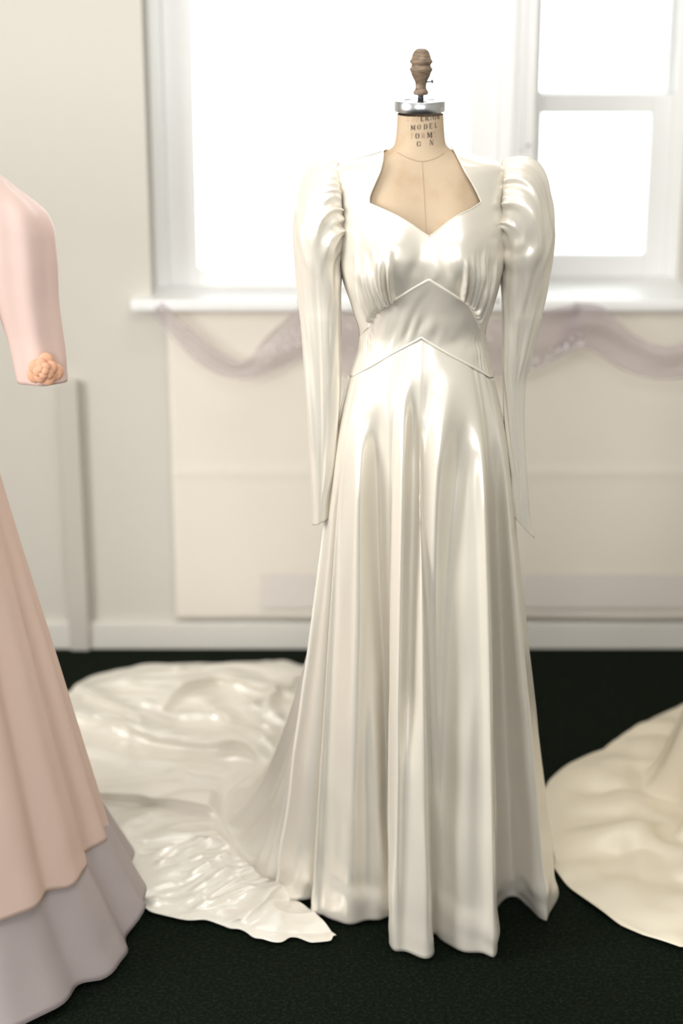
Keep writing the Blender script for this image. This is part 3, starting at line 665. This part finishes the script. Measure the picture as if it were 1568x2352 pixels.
def finish_sleeve(sd, R, a, cut, seed):
    """gathers at the armhole, long soft folds and a pointed cuff"""
    n, m, _ = R.shape
    q, q2 = hash_noise(seed), hash_noise(seed + 1)
    v = np.linspace(0, 1, n)[:, None]; A = a[None]
    N = np.cross(np.gradient(R, axis=0), np.roll(R, -1, 1) - np.roll(R, 1, 1)); N /= np.linalg.norm(N, axis=-1)[..., None] + 1e-9
    C = R.mean(1, keepdims=True); N *= np.sign(np.sum(N * (R - C), -1).mean() + 1e-9)
    rg = random.Random(seed); d = 0 * v * A
    for k in range(15):                       # gathers fanning from the armhole seam, on the top and the front
        a0 = -0.7 + 3.3 * (k + rg.uniform(-.7, .7)) / 14; a0 = -a0
        wdt = rg.uniform(.05, .10); ln = rg.uniform(.06, .26); bend = rg.uniform(-.5, .9)
        dl = (A - a0 - bend * v * 2 + math.pi) % (2 * math.pi) - math.pi
        d = d + rg.uniform(.005, .011) * np.exp(-(dl / (wdt * (1 + v * 5))) ** 2) * np.exp(-(v / ln) ** 2) * smooth01(v / .02 + .25)
    d = d + 0.010 * q(np.cos(A) * 2.6 + 7, np.sin(A) * 2.4 + v * 14) * np.exp(-((v - .24) / .13) ** 2) * .3
    d = d + 0.0045 * np.sin(A * 3 + 1.3 + v * 2) * smooth01((v - .3) / .2) + 0.0025 * q2(np.cos(A) * 4 + 9, np.sin(A) * 4 + v * 9) * smooth01((v - .15) / .1)
    R = R + N * (d * (1 - 0.6 * smooth01((v - .85) / .15)))[..., None]
    # pointed cuff: lower the outer side
    w = smooth01((v - .72) / .28)
    R[..., 2] -= (w * cut * (0.5 + 0.5 * np.cos(A)))
    return R
LS = [(692, 786, 720, .054), (700, 784, 830, .046), (707, 779, 950, .040), (711, 775, 1030, .037), (714, 767, 1090, .034), (716, 757, 1140, .030), (717, 753, 1186, .027)]
RS = [(1148, 1237, 720, .052), (1152, 1215, 815, .042), (1155, 1202, 880, .036), (1159, 1201, 950, .033), (1166, 1207, 1030, .031), (1171, 1213, 1080, .030), (1163, 1221, 1125, .028), (1160, 1230, 1160, .026)]
R, a = sleeve(-1, 792, 546, [(780, 390), (755, 382), (735, 383), (713, 395), (694, 424), (681, 465), (674, 515), (675, 560), (683, 630), (691, 712)], LS); R = finish_sleeve(-1, R, a, 0.013, 61)
grid('sleeve', R, SATIN, gown, closed=True, thick=0.0012)
R, a = sleeve(1, 1143, 546, [(1150, 379), (1175, 371), (1200, 371), (1227, 385), (1248, 415), (1262, 460), (1270, 515), (1268, 560), (1254, 640), (1238, 712)], RS); R = finish_sleeve(1, R, a, 0.064, 71)
grid('sleeve', R, SATIN, gown, closed=True, thick=0.0012, flip=True)

# ------------------------------------------------------------------ other gowns
def flared(center, H_, r_top, hem_r, power, nfold, amp, nv=110, nu=240, seed=1, z0=0.008, taper=1.0):
    """full skirt: hem_r(angle) radius at the bottom, concave profile, radial folds"""
    th = np.linspace(0, 2 * math.pi, nu, endpoint=False)[None]; t = np.linspace(0, 1, nv)[:, None]
    q = hash_noise(seed)
    rh = hem_r(th)
    pw = power(th)
    r = r_top + (rh - r_top) * t ** pw
    ph_ = th * nfold + 1.2 * np.sin(th * 3 + seed) + .3 * t
    r = r * (1 + amp * (np.sin(ph_) + .4 * np.sin(ph_ * 1.9 + 2)) * smooth01((t - .05) / .6)) 
    z = H_ + (z0 - H_) * (1 - (1 - t) ** np.where(pw > 1.9, 1.8, 1.0))
    z = np.broadcast_to(z, r.shape) + 0.010 * np.abs(q(th * 9 / math.pi, t * 9)) * smooth01((t - .7) / .3)
    return np.stack([center[0] + r * np.cos(th), center[1] + r * np.sin(th), z], -1)
# pink and lilac gown at the left edge
PC = (-0.84, 3.10)
pg = empty('pink_gown', (PC[0], PC[1], 0)); tag(pg, 'pink and lilac gown with a peach overskirt, cut off by the photo edge', 'dress')
zhip, zov = 1.06, float(on_depth(238, 1935, PC[1])[1])
th_w = (np.linspace(0, 2 * math.pi, 240, endpoint=False)[None] + math.pi) % (2 * math.pi) - math.pi
one = lambda v: (lambda th: np.full_like(th, v))
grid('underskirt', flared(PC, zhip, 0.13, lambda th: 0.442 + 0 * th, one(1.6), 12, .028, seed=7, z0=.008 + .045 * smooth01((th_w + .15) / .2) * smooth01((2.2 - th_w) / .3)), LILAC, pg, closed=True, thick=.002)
xo = float(on_depth(238, 1935, PC[1])[0]) - PC[0]
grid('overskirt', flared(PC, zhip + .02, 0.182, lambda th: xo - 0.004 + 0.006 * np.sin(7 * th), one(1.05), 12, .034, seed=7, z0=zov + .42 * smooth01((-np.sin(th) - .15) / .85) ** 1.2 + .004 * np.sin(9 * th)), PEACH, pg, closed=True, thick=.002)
tz = np.linspace(0, 1, 40)[:, None]; th = np.linspace(0, 2 * math.pi, 96, endpoint=False)[None]
zb2 = zhip + 0.03 + (1.50 - zhip - .03) * tz
wa = np.interp(zb2, [1.0, 1.09, 1.16, 1.30, 1.40, 1.46, 1.50], [.18, .165, .145, .19, .225, .235, .09]); wd = np.interp(zb2, [1.0, 1.16, 1.32, 1.44, 1.5], [.14, .11, .14, .09, .05])
grid('bodice', np.stack([PC[0] + wa * np.cos(th) * np.ones_like(zb2), PC[1] + wd * np.sin(th), zb2 + 0 * th], -1), PINK, pg, closed=True, thick=.002)
for sd in (1, -1):
    c0 = [(18, 455), (40, 560), (58, 680), (84, 790), (98, 872)]
    cp = np.array([(on_depth(x, y, PC[1])[0], PC[1], on_depth(x, y, PC[1])[1]) for x, y in c0])
    cp = np.vstack([[cp[0, 0] - .025, PC[1], float(on_depth(10, 388, PC[1])[1])], cp]); cp[1:, 0] += 0.0
    if sd < 0: cp[:, 0] = 2 * PC[0] - cp[:, 0]
    C = catmull(cp, 50); rr = np.interp(np.linspace(0, 1, 50), [0, .2, .45, .75, 1], [.060, .068, .062, .050, .044]); tq = np.clip(np.linspace(0, 1, 50) / .34, 0, 1); rr = rr * np.sqrt(1 - (1 - tq) ** 2 + 1e-4); C[:, 2] -= 0.025 * tq * (1 - tq) * 2
    A_ = np.linspace(0, 2 * math.pi, 48, endpoint=False)[None]; ripple = 1 + .05 * np.sin(A_ * 6 + np.linspace(0, 4, 50)[:, None])
    S = np.stack([C[:, None, 0] + rr[:, None] * np.cos(A_) * ripple, C[:, None, 1] + rr[:, None] * np.sin(A_) * ripple, C[:, None, 2] + 0.02 * np.sign(sd) * -np.cos(A_) * np.linspace(1, 0, 50)[:, None]], -1)
    S[0] = S[0].mean(0); S[1] = S[0] + (S[3] - S[0]) * .5
    grid('sleeve', S, PINK, pg, closed=True, thick=.002)
    # rosette of petals on the cuff
    fx_, fz_ = on_depth(100, 850, PC[1] - .06)
    if sd < 0: fx_ = 2 * PC[0] - fx_
    bm = bmesh.new()
    for k in range(14):
        ang = k * 2.4; rad = 0.004 + 0.0012 * k; s_ = 0.007 + 0.0007 * k
        r_ = bmesh.ops.create_uvsphere(bm, u_segments=10, v_segments=6, radius=1)
        for v_ in r_['verts']:
            x, y, z = v_.co.x * s_, v_.co.y * .004 - 0.0009 * (14 - k), v_.co.z * s_
            v_.co = Vector((fx_ + rad * math.cos(ang) + x, PC[1] - .055 + y, fz_ + rad * math.sin(ang) + z))
    me = bpy.data.meshes.new('cuff_rosette'); bm.to_mesh(me); bm.free(); ro = link('cuff_rosette', me, ORANGE, pg); ro['label'] = 'orange peach rosette on the sleeve cuff'
# cream gown beyond the right edge, only its spread train in the frame
GC = (1.055, 3.62)
cg = empty('cream_gown', (GC[0], GC[1], 0)); tag(cg, 'golden cream satin gown whose spread train enters at the right edge', 'dress')
edge = np.array([on_floor(x, y) for x, y in [(1560, 2185), (1420, 2130), (1310, 2050), (1262, 1985), (1240, 1900), (1262, 1800), (1385, 1728), (1480, 1672), (1568, 1632)]]) - np.array(GC)
ea = np.unwrap(np.arctan2(edge[:, 1], edge[:, 0])) % (2 * math.pi); er = np.hypot(edge[:, 0], edge[:, 1]); oo = np.argsort(ea)
ea, er = ea[oo], er[oo]
def cg_r(th):
    a_ = th % (2 * math.pi); return np.interp(a_, np.r_[0, ea[0] - .6, ea, ea[-1] + .5, 2 * math.pi], np.r_[.42, .45, er, .5, .42])
thc = np.linspace(0, 2 * math.pi, 360, endpoint=False)[None]; tc_ = np.linspace(0, 1, 170)[:, None]
rh = cg_r(thc); k1 = np.clip(tc_ / .62, 0, 1); k2 = np.clip((tc_ - .62) / .38, 0, 1)
rr = .125 + .20 * k1 ** 1.4 + (rh - .325) * k2; zz_ = 1.05 * (1 - k1) ** 1.15 + 0 * thc
rr = rr * (1 + (.12 * np.sin(thc * 11 + 1.5 * np.sin(3 * thc)) + .03 * np.sin(thc * 23)) * k1 * (1 - k2) ** .5)
rr, zz_ = vblur(rr, 14), vblur(zz_ + 0 * rr, 14); zz_ = np.maximum(zz_, 0)
gx, gy = GC[0] + rr * np.cos(thc), GC[1] + rr * np.sin(thc)
bumps = (.030 * np.abs(n3(gx * 5 + 3, gy * 7)) + .03 * np.exp(-((gx - .62) / .10) ** 2 - ((gy - 3.42) / .06) ** 2) + .012 * n1(gx * 14, gy * 14 + 5)) * smooth01(k2 / .3) * (1 - .8 * k2 ** 4)
grid('skirt', np.stack([gx, gy, np.maximum(zz_, .006) + np.maximum(bumps, 0)], -1), GOLD_CREAM, cg, closed=True, thick=.002)
zb2 = 1.05 + .42 * tz
wa = np.interp(zb2, [1.05, 1.12, 1.28, 1.40, 1.47], [.132, .12, .155, .17, .08]); wd = np.interp(zb2, [1.05, 1.12, 1.28, 1.4, 1.47], [.125, .09, .13, .09, .06])
grid('bodice', np.stack([GC[0] + wa * np.cos(th) * np.ones_like(zb2), GC[1] + wd * np.sin(th), zb2 + 0 * th], -1), GOLD_CREAM, cg, closed=True, thick=.002)

# ------------------------------------------------------------------ tulle swag, pins, chain
sw = empty('tulle_swag', (0, YW - 0.06, SILL_Z - .2)); tag(sw, 'sheer lilac tulle swag with sparkles draped along the wall under the sill', 'drapery')
def swag(lower, upper, seed, amp=0.012):
    n, m = 26, 120
    lo = resample(catmull(lower, 80), m); up = resample(catmull(upper, 80), m); t = np.linspace(0, 1, n)[:, None, None]
    Q = up[None] * (1 - t) + lo[None] * t
    q = hash_noise(seed); tt = np.linspace(0, 1, n)[:, None]; u = np.linspace(0, 1, m)[None]
    Y = YW - 0.055 - 0.012 * np.sin(math.pi * u) + amp * np.sin(tt * 9 + 3 * np.sin(u * 4)) * .5 + amp * .5 * q(u * 8, tt * 4)
    X, Z = on_depth(Q[..., 0], Q[..., 1], Y)
    grid('tulle', np.stack([X, Y, Z], -1), TULLE, sw)
swag([(345, 712), (400, 780), (470, 845), (550, 872), (620, 855), (705, 815)], [(372, 694), (430, 748), (500, 805), (560, 828), (610, 775), (695, 696)], 81)
swag([(690, 800), (760, 850), (870, 885), (980, 893), (1100, 875), (1215, 853), (1345, 788)], [(695, 696), (780, 716), (880, 740), (980, 745), (1090, 735), (1200, 725), (1325, 694)], 82)
swag([(1270, 815), (1345, 800), (1430, 850), (1530, 872), (1640, 845), (1760, 760)], [(1320, 694), (1385, 705), (1450, 765), (1530, 795), (1620, 760), (1740, 696)], 83)
bm = bmesh.new(); r = random.Random(9)
spots = []
for k in range(70):
    t = r.random() ** 0.8; x = 1215 + 130 * t; y = 848 - 70 * t + r.gauss(0, 9) - abs(r.gauss(0, 10)); spots.append((x, y, r.uniform(.0010, .0030)))
for k in range(45): x = r.uniform(610, 705); spots.append((x, 835 - (x - 610) * .5 - abs(r.gauss(0, 35)) * .8, r.uniform(.0009, .0026)))
for k in range(22): spots.append((r.choice([r.uniform(790, 826), r.uniform(1112, 1146)]), r.uniform(735, 850), r.uniform(.0009, .0022)))
for x, y, s_ in spots:
    X_, Z_ = on_depth(x, y, YW - 0.085)
    q_ = bmesh.ops.create_icosphere(bm, subdivisions=1, radius=s_)
    bmesh.ops.translate(bm, verts=q_['verts'], vec=(float(X_), YW - 0.085, float(Z_)))
me = bpy.data.meshes.new('sequins'); bm.to_mesh(me); bm.free(); sq = link('sequins', me, SEQUIN, sw); sq['kind'] = 'stuff'
def pin(px, py, m, label):
    X_, Z_ = on_depth(px, py, YW - .055)
    o = lathe('push_pin', [(.0006, -.012), (.0006, 0), (.0042, .0002), (.0042, .0015), (.0024, .003), (.0024, .007), (.0038, .0085), (.0038, .0098), (.003, .0104)], (0, 0, 0), m, None, 16)
    o.location = (float(X_), YW - .053, float(Z_)); o.rotation_euler = (math.radians(90), 0, 0); tag(o, label, 'pin', 'pins in the sill edge')
pin(689, 691, PIN_GREEN, 'green push pin in the sill edge beside the left sleeve')
pin(1141, 690, PIN_DARK, 'dark push pin in the sill edge beside the right sleeve')
# beaded pull chain of the window shade and a small hook on the post between the windows
YC = YW - 0.015
cz0 = wz(352, YC); cxm = wx(1196, 300, YC)
pts = [(cxm - .0065 + 0.0, YC, WT - .02), (cxm - .0062, YC, cz0 + .25), (cxm - .0050, YC, cz0 + .03), (cxm - .003, YC, cz0 + .006), (cxm, YC, cz0), (cxm + .003, YC, cz0 + .006), (cxm + .0050, YC, cz0 + .03), (cxm + .0066, YC, cz0 + .25), (cxm + .007, YC, WT - .02)]
line = resample(catmull(pts, 300), 420)
bm = bmesh.new()
for p_ in line[::1]:
    q_ = bmesh.ops.create_icosphere(bm, subdivisions=1, radius=.0016); bmesh.ops.translate(bm, verts=q_['verts'], vec=Vector(p_))
me = bpy.data.meshes.new('shade_chain'); bm.to_mesh(me); bm.free()
tag(link('shade_chain', me, CHAIN), 'thin grey beaded chain looped on the white post between the windows', 'chain')
hx, hz = on_depth(1210, 335, YC)
o = tube('wall_hook', [(float(hx), YW, float(hz)), (float(hx), YC - .006, float(hz)), (float(hx) + .003, YC - .010, float(hz) + .002), (float(hx) + .005, YC - .010, float(hz) + .007)], .0018, mat('hook_metal', (.45, .42, .40), .4, metal=.6), None, 8)
tag(o, 'small metal hook beside the beaded chain on the window post', 'hook')
# ceiling lamps over the room (above the frame)
for y_ in (2.0, 3.75):
    t_ = empty('ceiling_lamp', (0.2, y_, ZC - .06)); tag(t_, 'white ceiling lamp above the gowns, %s' % ('nearer the photographer' if y_ < 3 else 'nearer the window wall'), 'lamp')
    boxes('housing', [(-0.5, 0.9, y_ - .2, y_ + .2, ZC - .012, ZC)], PAINT, t_)
